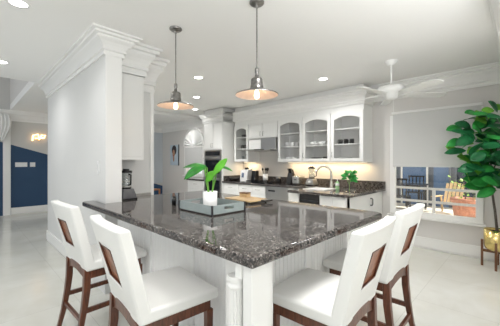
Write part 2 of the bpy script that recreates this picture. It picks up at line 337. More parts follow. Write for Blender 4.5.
MB().box(-.42, .42, -.5, .5, .70, .74).build('tabletop', M['black'], t, bevel=.01)
for x in (-.36, .36):
    for y in (-.44, .44): MB().box(x-.025, x+.025, y-.025, y+.025, -.02, .70).build('leg', M['black'], t)
# adirondack chair
t = thing('adirondack_chair', 'pale wooden slatted lounge chair on the sunny patio', 'chair', (9.1, 1.48, 0), R(80)); t.scale = (.78, .78, .82)
mb = MB()
for i in range(5): mb.beam((-.22+.11*i, -.25, .28), (-.24+.12*i, -.62, 1.0-.03*abs(i-2)), .085, .02)
mb.build('backrest', M['lwood'], t)
mb = MB()
for i in range(5): mb.box(-.26, .26, -.22+.12*i, -.13+.12*i, .27+.022*i, .29+.022*i)
mb.build('seat', M['lwood'], t)
for x in (-.33, .33):
    MB().box(x-.06, x+.06, -.3, .42, .53, .555).build('armrest', M['lwood'], t)
    MB().box(x-.02, x+.02, .34, .42, -.02, .53).build('leg', M['lwood'], t); MB().beam((x, -.4, 0), (x, -.25, .53), .04, .08).build('leg', M['lwood'], t)
# terracotta planter with plant
t = thing('terracotta_planter', 'terracotta planter with yellow green plant outside the window', 'planter', (8.0, .98, -.02)); t.scale = (1, 1, 1.25)
MB().lathe([(.20, 0), (.27, .40), (.30, .40), (.30, .46), (.24, .46), (.22, .40)], 24).build('pot', M['terra'], t)
rnd = random.Random(5); mb = MB()
for i in range(110):
    a = rnd.uniform(0, 6.28); r = rnd.uniform(.05, .4); z = rnd.uniform(.45, .85)
    p = Vector((r*math.cos(a), r*math.sin(a), z)); d = Vector((math.cos(a), math.sin(a), rnd.uniform(-.3, .9))).normalized()*rnd.uniform(.07, .13); s_ = d.cross(Vector((0, 0, 1))).normalized()*.03
    mb.add([p, p+d*.5+s_, p+d, p+d*.5-s_], [(0, 1, 2, 3)])
mb.build('foliage', M['yleaf'], t)
MB().tube([(0, 0, .35), (.03, .02, .6), (0, .04, .75)], .012).build('stem', M['bark'], t)

# ------------------------------------------------------------------ island
def bead(mb, a, b, z0, z1, nrm, pitch=.042):       # grooved board face from a to b, facing nrm
    a = Vector(a); b = Vector(b); L = (b-a).length; d = (b-a)/L; nv = Vector(nrm); n = max(1, round(L/pitch)); P = []
    for i in range(n):
        u0 = L*i/n; u1 = L*(i+1)/n
        P += [a+d*u0-nv*.006, a+d*(u0+.004), a+d*(u1-.004)]
    P.append(b-nv*.006)
    v = [(p.x, p.y, z) for z in (z0, z1) for p in P]; k = len(P)
    mb.add(v, [(i, i+1, k+i+1, k+i) for i in range(k-1)])
IH = .95
isl = thing('kitchen_island', 'white beadboard island base with fluted corner post under the stone worktop', 'kitchen island', (0, 0, 0))
mb = MB().box(1.15, 2.40, 1.15, 3.115, .0, IH-.052).box(1.205, 2.40, 3.115, 3.495, .0, IH-.052); mb.build('body', M['bead'], isl)
mb = MB(); bead(mb, (1.142, 3.10), (1.142, 1.142), .1, IH-.052, (-1, 0)); bead(mb, (1.142, 1.142), (2.40, 1.142), .1, IH-.052, (0, -1)); mb.build('beadboard', M['bead'], isl)
MB().box(1.128, 1.15, 1.128, 3.10, 0, .1).box(1.15, 2.42, 1.128, 1.15, 0, .1).build('base_moulding', M['trim'], isl, bevel=.004)
for y in (1.70, 2.35): MB().box(1.125, 1.15, y-.035, y+.035, .1, IH-.052).build('stile', M['bead'], isl, bevel=.003)
for x in (1.75,): MB().box(x-.035, x+.035, 1.125, 1.15, .1, IH-.052).build('stile', M['bead'], isl, bevel=.003)
MB().box(.925, 1.06, .90, .957, 0, IH-.052).box(.985, 1.15, .957, 1.15, 0, IH-.052).build('corner_post', M['cab'], isl, bevel=.004)
def fluted(parent, x, y, z0, z1, r):
    mb = MB(); n = 140; v = []; prof = [(z0+.10, 1), (z1-.06, .96)]
    for z, k in prof:
        for i in range(n):
            a = 2*math.pi*i/n; rr = r*k*(1-.16*max(0, math.cos(a*14))); v.append((x+rr*math.cos(a), y+rr*math.sin(a), z))
    mb.add(v, [(i, (i+1) % n, n+(i+1) % n, n+i) for i in range(n)]); mb.build('fluted_shaft', M['cab'], parent)
    MB().lathe([(r*1.25, z0), (r*1.25, z0+.05), (r*1.1, z0+.07), (r*1.15, z0+.085), (r, z0+.10)], 28, T(x, y)).build('column_base', M['cab'], parent)
    MB().lathe([(r*.95, z1-.06), (r*1.12, z1-.052), (r*1.14, z1-.04), (r*1.0, z1-.034), (r*1.0, z1-.024), (r*1.16, z1-.016), (r*1.1, z1)], 28, T(x, y)).build('column_capital', M['cab'], parent)
fluted(isl, .938, 1.015, 0, .825, .040)
MB().box(.915, .985, .957, 1.0, .825, IH-.052).build('column_block', M['cab'], isl, bevel=.002)

ic = MB().prism([(.895, .865), (2.47, .865), (2.52, .915), (2.52, 3.5), (1.2, 3.5), (1.2, 3.118), (1.03, 3.118), (1.03, 3.47), (.93, 3.47), (.895, 3.43)], IH-.052, IH)
tag(ic.build('island_countertop', M['granite'], bevel=.016, seg=4), 'large polished brown grey granite worktop of the near island', 'countertop')
tag(MB().box(1.21, 1.70, 3.47, 3.5, IH, IH+.035).build('stone_upstand', M['steel'], bevel=.003), 'thin grey upstand strip where the island worktop meets the white wall', 'upstand')

# wall cabinet on the pillar wall
def handle(parent, x, y, z, L=.10, vertical=True, out=(-1, 0), name='handle'):
    o = Vector((*out, 0)); s_ = Vector((-o.y, o.x, 0)); p = Vector((x, y, z)); d = Vector((0, 0, 1)) if vertical else s_
    MB().tube([p-d*L/2, p-d*L/2+o*.028, p+d*L/2+o*.028, p+d*L/2], .005, 8).build(name, M['nickel'], parent)
wc = thing('upper_cabinet', 'plain white wall cabinet hanging over the coffee machine', 'cabinet', (0, 0, 0))
MB().box(1.205, 1.50, 3.26, 3.497, 1.40, CE-.33).build('body', M['cab'], wc)
MB().box(1.21, 1.495, 3.24, 3.26, 1.405, CE-.335).box(1.24, 1.465, 3.234, 3.24, 1.44, CE-.37).build('door', M['cab'], wc, bevel=.003)
mb = MB(); sweep([(1.50, 3.48), (1.50, 3.24), (1.205, 3.24)], crownprof(.33, .16), mb, CE-.001)
mb.build('crown', M['cab'], wc)

# ------------------------------------------------------------------ kitchen run on the window wall
CH = .915
XF = 4.77; ZB = 1.38; ZT = 2.38
def panel_door(parent, name, x, y0, y1, z0, z1, m='cab', raised=True):    # faces -x
    mb = MB().box(x-.018, x, y0+.003, y1-.003, z0+.003, z1-.003)
    if raised:
        b = .05 if (y1-y0) > .3 else .035
        mb2 = mb.box(x-.024, x-.018, y0+.003, y0+b, z0+.003, z1-.003).box(x-.024, x-.018, y1-b, y1-.003, z0+.003, z1-.003)
        mb.box(x-.024, x-.018, y0+b, y1-b, z0+.003, z0+b).box(x-.024, x-.018, y0+b, y1-b, z1-b, z1-.003)
    return mb.build(name, M[m], parent, bevel=.002)
def glass_cab(lbl, y0, y1, zb=ZB, cuts=(1.71, 1.99), hside=1):
    t = thing('glass_cabinet', lbl, 'cabinet', (0, 0, 0), 0, 'white glass fronted wall cabinets')
    mb = MB().box(X-.012, X, y0, y1, zb, ZT).box(XF, X-.012, y0, y0+.018, zb, ZT).box(XF, X-.012, y1-.018, y1, zb, ZT)
    mb.box(XF, X-.012, y0+.018, y1-.018, zb, zb+.03).box(XF, X-.012, y0+.018, y1-.018, ZT-.12, ZT); mb.build('body', M['cab'], t)
    for z in cuts: MB().box(XF+.03, X-.012, y0+.018, y1-.018, z-.018, z).build('shelf', M['cab'], t)
    # door frame with an arched opening (yz polygon pieces, extruded along x)
    a, b, z0, z1 = y0+.004, y1-.004, zb+.012, ZT-.105; s_ = .06 if y1-y0 < .56 else .062; za = z1-.13; rise = .055
    mb = MB().box(XF-.022, XF-.002, a, a+s_, z0, z1).box(XF-.022, XF-.002, b-s_, b, z0, z1).box(XF-.022, XF-.002, a+s_, b-s_, z0, z0+.055)
    n = 12; c = (a+b)/2; hw = (b-a)/2-s_; v = []
    for i in range(n+1):
        y = a+s_+2*hw*i/n; u = (y-c)/hw; v += [(XF-.022, y, za+rise*(1-u*u)), (XF-.022, y, z1), (XF-.002, y, z1), (XF-.002, y, za+rise*(1-u*u))]
    mb.add(v, [(4*i+j, 4*i+4+j, 4*i+4+(j+1) % 4, 4*i+(j+1) % 4) for i in range(n) for j in range(4)])
    d = mb.build('door', M['cab'], t)
    MB().box(XF-.013, XF-.010, a+s_-.01, b-s_+.01, z0+.045, za+rise+.005).build('pane', M['cglass'], d)
    handle(d, XF-.022, (a+.03) if hside < 0 else (b-.03), z0+.12, .09)
    return t
glass_cab('white arched glass cabinet at the right end, holding black mugs', 1.97, 2.58, hside=1)
glass_cab('white arched glass cabinet in the middle, over the blender, holding white bowls', 2.58, 3.20, hside=1)
glass_cab('white arched glass cabinet just right of the range hood', 3.20, 3.83, hside=1)
glass_cab('narrow white arched glass cabinet left of the range hood', 4.73, 5.22, hside=-1)
t = thing('hood_cabinet', 'white two door cabinet above the steel range hood', 'cabinet')
MB().box(XF, X, 3.832, 4.728, 1.92, ZT).build('body', M['cab'], t)
for y0, y1, s_ in ((3.84, 4.278, 1), (4.282, 4.72, -1)):
    d = panel_door(t, 'door', XF, y0, y1, 1.93, 2.27); handle(d, XF-.022, y1-.04 if s_ > 0 else y0+.04, 2.02, .1)
# kitchen crown and light valance
mb = MB(); sweep([(4.42, 5.30), (XF, 5.30), (XF, 1.97), (X, 1.97)][::-1], crownprof(.22, .12), mb, 2.60)
st(mb.build('trim_crown_cabinets', M['trim']))
st(MB().box(XF+.01, X, 1.985, 5.22, ZT, CE-.001).build('trim_soffit', M['cab']))
def striplight(y0, y1, lbl):
    t = thing('under_cabinet_light', lbl, 'light', (X-.12, (y0+y1)/2, ZB-.001))
    h = (y1-y0)/2; MB().box(-.02, .02, -h, h, -.012, 0).build('housing', M['wplast'], t); MB().box(-.015, .015, -h+.01, h-.01, -.016, -.012).build('lens', M['strip'], t)
    l = light('strip_glow', 'AREA', (0, 0, -.018), (0, 0, 0), 3.6*(y1-y0), (1, .74, .42), .03, (y1-y0)-.02); l.parent = t
striplight(2.02, 3.75, 'long warm strip light beneath the three glass cabinets'); striplight(4.75, 5.15, 'short warm strip light beneath the narrow glass cabinet')

# cups and bowls
def mug(col):
    mb = MB(); mb.cap = False
    mb.lathe([(0, .004), (.036, .0), (.040, .006), (.040, .09), (.036, .09), (.036, .01), (0, .008)], 18); return mb
g_ = 'dishes behind the cabinet glass'
def dish(kind, col, y, z, lbl, x=4.92):
    t = thing(kind, lbl, {'mug': 'mug', 'bowl': 'bowl', 'plate_stack': 'plates', 'drinking_glass': 'glass'}[kind], (x, y, z), 0, g_)
    if kind == 'mug':
        mug(col).build('cup', M[col], t); MB().tube([(0, .04, .07), (0, .065, .065), (0, .068, .035), (0, .04, .02)], .005).build('handle', M[col], t)
    elif kind == 'bowl':
        mb = MB(); mb.cap = False; mb.lathe([(0, .006), (.03, 0), (.06, .03), (.075, .07), (.071, .07), (.055, .033), (.028, .01), (0, .01)], 20); mb.build('bowl_body', M[col], t)
    elif kind == 'plate_stack':
        mb = MB()
        for i in range(5): mb.lathe([(.07, i*.012), (.11, i*.012+.008), (.11, i*.012+.011)], 24)
        mb.build('plates', M[col], t)
    else:
        mb = MB(); mb.cap = False; mb.lathe([(0, .005), (.028, 0), (.034, .12), (.031, .12), (.026, .008), (0, .008)], 16); mb.build('glass_body', M['jar'], t)
for y, i in ((2.47, 'leftmost'), (2.36, 'middle'), (2.25, 'rightmost')): dish('mug', 'black', y, 1.71, 'black mug, %s of three on the middle shelf of the right cabinet' % i)
dish('plate_stack', 'white', 2.36, 1.41, 'stack of white plates at the bottom of the right end cabinet')
dish('bowl', 'white', 3.04, 1.71, 'left white bowl on the middle shelf of the middle cabinet'); dish('bowl', 'white', 2.87, 1.71, 'right white bowl on the middle shelf of the middle cabinet')
dish('mug', 'black', 2.70, 1.71, 'lone black mug beside the white bowls in the middle cabinet')
dish('plate_stack', 'stone', 2.98, 1.41, 'stack of dark plates at the bottom of the middle cabinet'); dish('bowl', 'stone', 2.76, 1.41, 'dark bowl at the bottom of the middle cabinet')
for y, i in ((3.70, 'leftmost'), (3.57, 'second'), (3.44, 'third'), (3.31, 'rightmost')): dish('mug', 'white', y, 1.71, '%s white mug in the row inside the cabinet next to the hood' % i)
for y, i in ((3.66, 'left'), (3.49, 'middle'), (3.32, 'right')): dish('bowl', 'white', y, 1.41, '%s white bowl at the bottom of the cabinet next to the hood' % i)
for y, i in ((5.1, 'left'), (4.98, 'middle'), (4.86, 'right')): dish('mug', 'stone', y, 1.71, '%s dark mug on the lower shelf of the narrow cabinet' % i)
dish('plate_stack', 'stone', 4.98, 1.99, 'dark plate stack on the top shelf of the narrow cabinet')
for y, i in ((5.08, 'left'), (4.88, 'right')): dish('drinking_glass', 'jar', y, 1.41, '%s clear glass at the bottom of the narrow cabinet' % i)

# hood
t = thing('range_hood', 'stainless steel range hood with slim lip over the cooktop', 'range hood', (0, 0, 0))
MB().prism([(4.50, 3.84), (X-.001, 3.84), (X-.001, 4.72), (4.50, 4.72)], 1.635, 1.665).build('canopy', M['steel'], t, bevel=.005)
MB().box(4.72, X-.001, 3.86, 4.30, 1.665, 1.919).build('chimney', M['steel'], t, bevel=.004)
MB().box(4.74, X-.001, 4.30, 4.70, 1.665, 1.90).build('filter_housing', M['cab'], t, bevel=.004)
MB().box(4.497, 4.50, 4.0, 4.3, 1.643, 1.657).build('control_strip', M['black'], t)

# base cabinets
XB = 4.46
def base_unit(y0, y1, zs, lbl, grp='white drawer units under the cooktop counter', two=False):
    t = thing('base_cabinet', lbl, 'cabinet', (0, 0, 0), 0, grp)
    MB().box(XB, X-.01, y0, y1, .09, CH-.04).box(XB+.06, X-.01, y0, y1, 0, .09).build('body', M['cab'], t)
    for a, b in zs:
        d = panel_door(t, 'drawer', XB, y0, y1, a, b, raised=False); handle(d, XB-.018, (y0+y1)/2, (a+b)/2, .11, False)
rows = ((.10, .40), (.41, .68), (.69, .87))
base_unit(4.74, 5.295, rows, 'white three drawer unit next to the tall oven cabinet')
base_unit(4.33, 4.735, rows, 'white three drawer unit in the middle, below the cooktop')
base_unit(3.92, 4.325, rows, 'white three drawer unit directly left of the dishwasher')
dw = thing('dishwasher', 'stainless steel dishwasher with dark pocket handle under the counter', 'dishwasher', (0, 0, 0))
MB().box(XB-.01, X-.02, 3.32, 3.915, .09, CH-.045).build('body', M['steel'], dw, bevel=.004); MB().box(XB-.014, XB-.01, 3.66, 3.84, .77, .80).build('handle', M['black'], dw)
base_unit(2.81, 3.315, rows, 'white drawer unit hidden partly behind the sink counter')
# deep sink counter
sb = thing('sink_cabinet', 'white sink cabinet with blank end panel below the deep counter', 'cabinet')
PX = 3.84
mb = MB().box(PX, X-.01, 1.80, 2.27, .09, CH-.20).box(PX+.46, X-.01, 2.27, 2.635, .09, CH-.20).box(PX, X-.01, 2.635, 2.80, .09, CH-.20).box(PX, PX+.03, 1.80, 2.27, CH-.2, CH-.042).box(PX, X-.01, 1.80, 1.83, CH-.2, CH-.042).box(PX, X-.01, 2.77, 2.80, CH-.2, CH-.042).box(PX+.06, X-.01, 1.85, 2.75, 0, .09); mb.build('body', M['cab'], sb)
for y0, y1 in ((1.82, 2.04), (2.04, 2.26), (2.64, 2.79)): panel_door(sb, 'door', PX, y0, y1, .11, CH-.045)
MB().tube([(4.62, 1.80, .79), (4.62, 1.775, .79), (4.62, 1.765, .77), (4.62, 1.765, .70), (4.62, 1.775, .68), (4.62, 1.80, .68)], .012).build('towel_hook', M['dsteel'], sb)
mb = MB().box(PX-.01, PX+.45, 2.275, 2.63, .10, CH-.20).box(PX-.016, PX+.03, 2.275, 2.63, CH-.20, CH-.044)
d2 = thing('dishwasher', 'black fronted dishwasher built in below the sink counter', 'dishwasher'); mb.build('front', M['black'], d2)
MB().box(PX-.02, PX-.016, 2.29, 2.615, .76, .775).build('handle', M['joint'], d2)
# counters, stone
mb = MB()
sx0, sx1, sy0, sy1 = 4.08, 4.44, 2.33, 2.70
mb = MB()
xs = [3.75, sx0, sx1, 4.41, X-.002]
P_ = lambda *a: mb.box(*a, CH-.04, CH)
P_(3.75, sx0, 1.745, 2.82); P_(sx0, sx1, 1.745, sy0); P_(sx0, sx1, sy1, 2.82); P_(sx1, X-.002, 1.745, 2.82); P_(4.41, X-.002, 2.82, 5.297)
mb.box(X-.03, X-.002, 1.745, 5.297, CH, CH+.125).box(4.46, X-.03, 5.275, 5.297, CH, CH+.125)
tag(mb.build('kitchen_countertop', M['granite'], bevel=.006), 'granite counter with upstand running along the back wall under the glass cabinets', 'countertop')
sk = thing('kitchen_sink', 'white rimmed sink set in the back granite counter', 'sink', ((sx0+sx1)/2, (sy0+sy1)/2, CH-.04))
hx, hy = (sx1-sx0)/2, (sy1-sy0)/2
mb = MB(); zr = .052
for a in ((-hx-.022, -hx+.006, -hy-.022, hy+.022), (hx-.006, hx+.022, -hy-.022, hy+.022), (-hx+.006, hx-.006, -hy-.022, -hy+.006), (-hx+.006, hx-.006, hy-.006, hy+.022)): mb.box(*a, .041, zr)
for a in ((-hx, -hx+.006, -hy, hy), (hx-.006, hx, -hy, hy), (-hx+.006, hx-.006, -hy, -hy+.006), (-hx+.006, hx-.006, hy-.006, hy)): mb.box(*a, -.15, .041)
mb.box(-hx, hx, -hy, hy, -.155, -.15)
mb.build('basin', M['white'], sk); MB().cyl(0, 0, -.15, -.147, .04).build('drain', M['steel'], sk)
fc = thing('kitchen_faucet', 'brushed steel gooseneck faucet behind the white sink', 'faucet', (4.54, 2.45, CH))
MB().lathe([(.036, 0), (.036, .012), (.027, .02), (.027, .10), (.020, .12)], 18).build('base', M['nickel'], fc)
pts = [(0, 0, .1), (0, 0, .25)]+[(-.13*(1-math.cos(a))*.5, .13*(1-math.cos(a))*.87, .25+.14*math.sin(a)) for a in [math.pi*i/10 for i in range(1, 9)]]
MB().tube(pts, .019, 12).build('spout', M['nickel'], fc)
q = Vector(pts[-1]); MB().tube([q, q+Vector((-.01, .02, -.03)), q+Vector((-.018, .036, -.065))], [.021, .024, .027], 12).build('spray_head', M['nickel'], fc)
MB().tube([(0, -.02, .07), (0, -.05, .075), (0, -.085, .11)], .007).build('lever', M['nickel'], fc)
t = thing('soap_bottle', 'small clear soap bottle with green soap by the faucet', 'bottle', (4.47, 2.30, CH))
MB().lathe([(.03, 0), (.032, .01), (.032, .11), (.014, .13), (.014, .14)], 16).build('bottle', M['soap'], t)
MB().lathe([(.02, .06), (.0325, .06), (.0325, .10), (.02, .10)], 16).build('sticker', M['wplast'], t)
MB().tube([(0, 0, .14), (0, 0, .175), (-.01, .03, .175)], .006).build('pump', M['wplast'], t)
def leafmesh(mb, base, direc, up, L, W, droop=.25, m=0, n=7, cup=.12):
    d = Vector(direc).normalized(); u = Vector(up); s_ = d.cross(u).normalized(); u = s_.cross(d).normalized(); v = []; base = Vector(base)
    for i in range(n+1):
        t_ = i/n; wd = W*(math.sin(math.pi*min(1, t_**.85)))**.75*(.75+.5*t_)*.9 if 0 < i < n else 0.0008
        c = base+d*L*t_+u*(-droop*L*t_*t_)
        v += [c-s_*wd/2+u*cup*wd, c-s_*wd/4+u*cup*wd*.25, c, c+s_*wd/4+u*cup*wd*.25, c+s_*wd/2+u*cup*wd]
    mb.add(v, [(5*i+j, 5*i+j+1, 5*i+6+j, 5*i+5+j) for i in range(n) for j in range(4)], None, m, True)
def thicken(o, t_=.0012): q = o.modifiers.new('s', 'SOLIDIFY'); q.thickness = t_; return o
t = thing('herb_vase', 'round glass vase with leafy green sprigs at the right end of the back counter', 'vase', (4.20, 1.96, CH))
mb = MB(); mb.cap = False; mb.lathe([(0, .003), (.07, 0), (.10, .03), (.092, .06), (.04, .095), (.026, .125), (.032, .145)], 20); mb.build('vase', M['jar'], t)
mb = MB(); rnd = random.Random(3)
for i in range(30):
    a = rnd.uniform(0, 6.28); zz = .19+rnd.uniform(0, .11); leafmesh(mb, (.04*math.cos(a), .04*math.sin(a), zz), (math.cos(a), math.sin(a), rnd.uniform(-.3, 1)), (rnd.uniform(-1.6, -.4), rnd.uniform(-1.2, 0), 1), .095, .07)
thicken(mb.build('leaves', M['leaf2'], t))
mb = MB()
for a in (0, 2, 4): mb.tube([(0, 0, .01), (0, 0, .12), (.05*math.cos(a), .05*math.sin(a), .22)], .003)
mb.build('stems', M['stem'], t)

# appliances on the back counter
def on(y, x=4.86): return (x, y, CH)
t = thing('salad_bowl', 'shallow dark serving bowl at the left end of the back counter', 'bowl', on(5.12, 4.70))
mb = MB(); mb.cap = False; mb.lathe([(0, .006), (.06, 0), (.13, .05), (.15, .10), (.145, .10), (.12, .052), (0, .014)], 24); mb.build('bowl_body', M['stone'], t)
t = thing('coffee_machine', 'white tilted coffee machine with grey blue front panel', 'coffee machine', on(4.87, 4.83), R(8))
MB().prism([(-.13, 0), (.12, 0), (.12, .31), (-.09, .27)], -.11, .11, Matrix.Rotation(R(90), 4, 'X')).build('body', M['wplast'], t, bevel=.012)
MB().beam((-.125, 0, .09), (-.103, 0, .20), .13, .012).build('front_panel', M['screen'], t); MB().lathe([(.05, 0), (.055, .03), (.03, .05)], 16, T(.02, 0, .285)).build('lid', M['black'], t)
t = thing('bread_bin', 'upright black knife case beside the white coffee machine', 'knife case', on(4.61, 4.86))
MB().prism([(-.08, 0), (.08, 0), (.07, .26), (-.05, .26)], -.065, .065, Matrix.Rotation(R(90), 4, 'X')).build('case', M['black'], t, bevel=.015)
t.name = 'knife_case'
t = thing('utensil_crock', 'white crock full of dark kitchen utensils', 'utensil holder', on(4.36, 4.95))
mb = MB(); mb.cap = False; mb.lathe([(0, .006), (.058, 0), (.062, .19), (.056, .19), (.052, .012), (0, .012)], 20); mb.build('crock', M['white'], t)
for i, (a, b) in enumerate(((.03, .02), (-.02, .03), (0, -.03), (.03, -.02))):
    MB().tube([(a*.5, b*.5, .02), (a*1.6, b*1.6, .27)], .005).lathe([(0, -.035), (.022, -.015), (.024, .01), (.012, .035), (0, .04)], 10, T(a*1.75, b*1.75, .29)).build('utensil', M['black'], t)
t = thing('egg_cooker', 'small black jar standing behind the cooktop', 'jar', on(3.98, 4.97)); t.name = 'storage_jar'
MB().lathe([(.05, 0), (.055, .01), (.055, .09), (.05, .10)], 18).build('jar', M['black'], t); MB().lathe([(.05, .10), (.05, .12), (.012, .125), (.012, .14)], 18).build('lid', M['dsteel'], t)
t = thing('knife_block', 'black knife block bristling with handles left of the toaster', 'knife block', on(3.55, 4.82))
MB().prism([(-.08, 0), (.08, 0), (.10, .20), (0, .24)], -.06, .06, Matrix.Rotation(R(90), 4, 'X')).build('block', M['black'], t, bevel=.006)
for i in range(4):
    for j_ in range(2): MB().beam((.02+.05*j_, -.042+.028*i, .21), (-.02+.05*j_, -.042+.028*i, .33-.02*j_), .016, .022).build('knife_handle', M['black' if (i+j_) % 3 else 'dsteel'], t, bevel=.003)
t = thing('toaster', 'pale silver toaster next to the knife block', 'toaster', on(3.34, 4.82))
MB().box(-.12, .12, -.085, .085, .01, .18).build('body', M['nickel'], t, bevel=.025, seg=4); MB().box(-.11, .11, -.075, .075, 0, .012).build('base', M['black'], t)
for y in (-.03, .03): MB().box(-.09, .09, y-.008, y+.008, .178, .182).build('slot', M['black'], t)
MB().box(-.135, -.12, -.02, .02, .10, .115).build('lever', M['black'], t)
def blender_(lbl, loc, k=1):
    t = thing('blender', lbl, 'blender', loc)
    MB().prism([(-.10*k, -.10*k), (.10*k, -.10*k), (.10*k, .10*k), (-.10*k, .10*k)], 0, .02*k).build('foot', M['black'], t)
    MB().lathe([(.135*k, .02*k), (.13*k, .06*k), (.10*k, .14*k)], 4, Matrix.Rotation(R(45), 4, 'Z')).build('base', M['steel'], t, bevel=.008)
    MB().lathe([(.03*k, -.003), (.03*k, .008), (.02*k, .012)], 16, Matrix.Translation((-.088*k, 0, .075*k)) @ Matrix.Rotation(R(-80), 4, 'Y')).build('dial', M['wplast'], t)
    MB().cyl(0, 0, .14*k, .165*k, .06*k).build('collar', M['black'], t)
    mb = MB(); mb.cap = False; mb.lathe([(.055*k, .165*k), (.075*k, .35*k), (.072*k, .35*k), (.05*k, .17*k)], 20); mb.build('jug', M['jar'], t)
    MB().lathe([(.076*k, .35*k), (.076*k, .375*k), (.04*k, .38*k), (.04*k, .40*k)], 20).build('lid', M['black'], t)
    MB().tube([(0, -.07*k, .33*k), (0, -.115*k, .32*k), (0, -.11*k, .2*k), (0, -.06*k, .19*k)], .010*k).build('handle', M['black'], t)
    return t
blender_('countertop blender with steel base on the back counter, left of the faucet', (4.86, 3.05, CH), .95)
# cooktop
t = thing('cooktop', 'black gas cooktop set on the counter below the hood', 'cooktop', (4.72, 4.28, CH))
MB().box(-.25, .25, -.40, .40, 0, .008).build('glass_top', M['bglass'], t)
for x in (-.12, .12):
    for y in (-.26, 0, .26):
        MB().beam((x-.1, y, .035), (x+.1, y, .035), .012, .012).beam((x, y-.1, .035), (x, y+.1, .035), .012, .012).box(x-.1, x-.09, y-.006, y+.006, .008, .03).box(x+.09, x+.1, y-.006, y+.006, .008, .03).build('grate', M['black'], t)

# tall oven cabinet
oc = thing('oven_cabinet', 'tall white cabinet column that houses the double oven', 'cabinet')
y0, y1 = 5.30, 6.06; XO = 4.42
MB().box(XO+.02, X-.003, y0, y0+.03, 0, CE-.33).box(XO+.02, X-.003, y1-.03, y1, 0, CE-.33).box(XO+.02, X-.003, y0+.03, y1-.03, 1.68, CE-.33).box(XO+.02, X-.003, y0+.03, y1-.03, 0, .40).box(X-.02, X-.003, y0+.03, y1-.03, .4, 1.68).build('body', M['cab'], oc)
for a, b, s_ in ((y0+.01, (y0+y1)/2, 1), ((y0+y1)/2, y1-.01, -1)):
    d = panel_door(oc, 'door', XO+.02, a, b, 1.70, CE-.36); handle(d, XO-.005, b-.03 if s_ > 0 else a+.03, 1.80, .1)
d = panel_door(oc, 'drawer', XO+.02, y0+.01, y1-.01, .10, .39); handle(d, XO, 5.68, .3, .2, False)
mb = MB(); sweep([(X-.4, y0), (XO+.02, y0), (XO+.02, y1), (X-.2, y1)], crownprof(.22, .12), mb, 2.60)
mb.box(XO+.03, X-.002, y0+.01, y1-.01, CE-.33, CE-.002); mb.build('crown', M['cab'], oc)
def oven(lbl, z0, z1, ctrl):
    t = thing('wall_oven', lbl, 'oven', (XO, (y0+y1)/2, z0)); h = z1-z0; hw = (y1-y0)/2-.035
    MB().box(.02, .5, -hw, hw, 0, h).build('body', M['dsteel'], t); MB().box(0, .02, -hw, hw, 0, h-ctrl).build('door', M['steel'], t, bevel=.003)
    MB().box(-.004, 0, -hw+.06, hw-.06, .07, h-ctrl-.09).build('window', M['bglass'], t)
    MB().tube([(-.0, -hw+.05, h-ctrl-.04), (-.045, -hw+.05, h-ctrl-.04), (-.045, hw-.05, h-ctrl-.04), (0, hw-.05, h-ctrl-.04)], .011).build('handle', M['steel'], t)
    if ctrl:
        MB().box(0, .02, -hw, hw, h-ctrl, h).build('control_panel', M['steel'], t); MB().box(-.003, 0, -hw+.05, hw-.05, h-ctrl+.025, h-.025).build('display', M['bglass'], t)
oven('upper stainless wall oven with black glass door and control strip', 1.02, 1.675, .16)
oven('lower stainless wall oven below the first one', .41, 1.01, 0)

# far counter beneath the sunburst window
t = thing('base_cabinet', 'white drawer cabinet standing past the ovens under the far window', 'cabinet')
MB().box(XB, X-.01, 6.07, 6.85, 0, CH-.04).build('body', M['cab'], t)
for a, b in ((.69, .87), (.40, .68), (.10, .39)): d = panel_door(t, 'drawer', XB, 6.08, 6.84, a, b); handle(d, XB-.02, 6.46, (a+b)/2, .12, False)
tag(MB().box(4.42, X-.002, 6.065, 6.88, CH-.04, CH).build('side_countertop', M['granite'], bevel=.005), 'short granite counter past the ovens near the far window', 'countertop')

# portrait on the far wall
t = thing('framed_picture', 'portrait canvas with dark hair shape on pale blue by the far window', 'picture', (X, 8.72, 1.62))
MB().box(-.035, 0, -.26, .26, -.35, .35).build('canvas', M['canvas'], t)
def oval(mb, y, z, ry, rz, d): 
    n = 20; pts = [(y+ry*math.cos(2*math.pi*i/n), z+rz*math.sin(2*math.pi*i/n)) for i in range(n)]
    v = [(-.035, a, b) for a, b in pts]+[(-.035-d, a, b) for a, b in pts]; mb.add(v, [tuple(range(n, 2*n))]+[(i, (i+1) % n, n+(i+1) % n, n+i) for i in range(n)])
mb = MB(); oval(mb, .0, .17, .15, .17, .003); mb.build('painted_hair', M['ink'], t)
mb = MB(); oval(mb, .03, .06, .08, .13, .005); oval(mb, .03, -.1, .05, .13, .004); mb.build('painted_face', M['skin'], t)
mb = MB(); oval(mb, .05, -.02, .03, .02, .007); mb.build('painted_mouth', M['pred'], t)
MB().box(-.036, 0, -.275, -.26, -.36, .36).build('frame_edge', M['ink'], t)

# dining area: wooden chair seen past the doorway
t = thing('dining_chair', 'orange brown wooden chair glimpsed through the doorway against the far wall', 'chair', (4.42, 9.05, 0), R(190))
MB().box(-.22, .22, -.2, .22, .43, .47).build('seat', M['owood'], t)
MB().box(-.21, .21, -.235, -.2, .47, .98).build('backrest', M['owood'], t); MB().box(-.23, .23, -.24, -.195, .98, 1.04).build('top_rail', M['dwood'], t)
for x in (-.2, .2):
    for y in (-.2, .2): MB().box(x-.02, x+.02, y-.02, y+.02, 0, .43).build('leg', M['owood'], t)

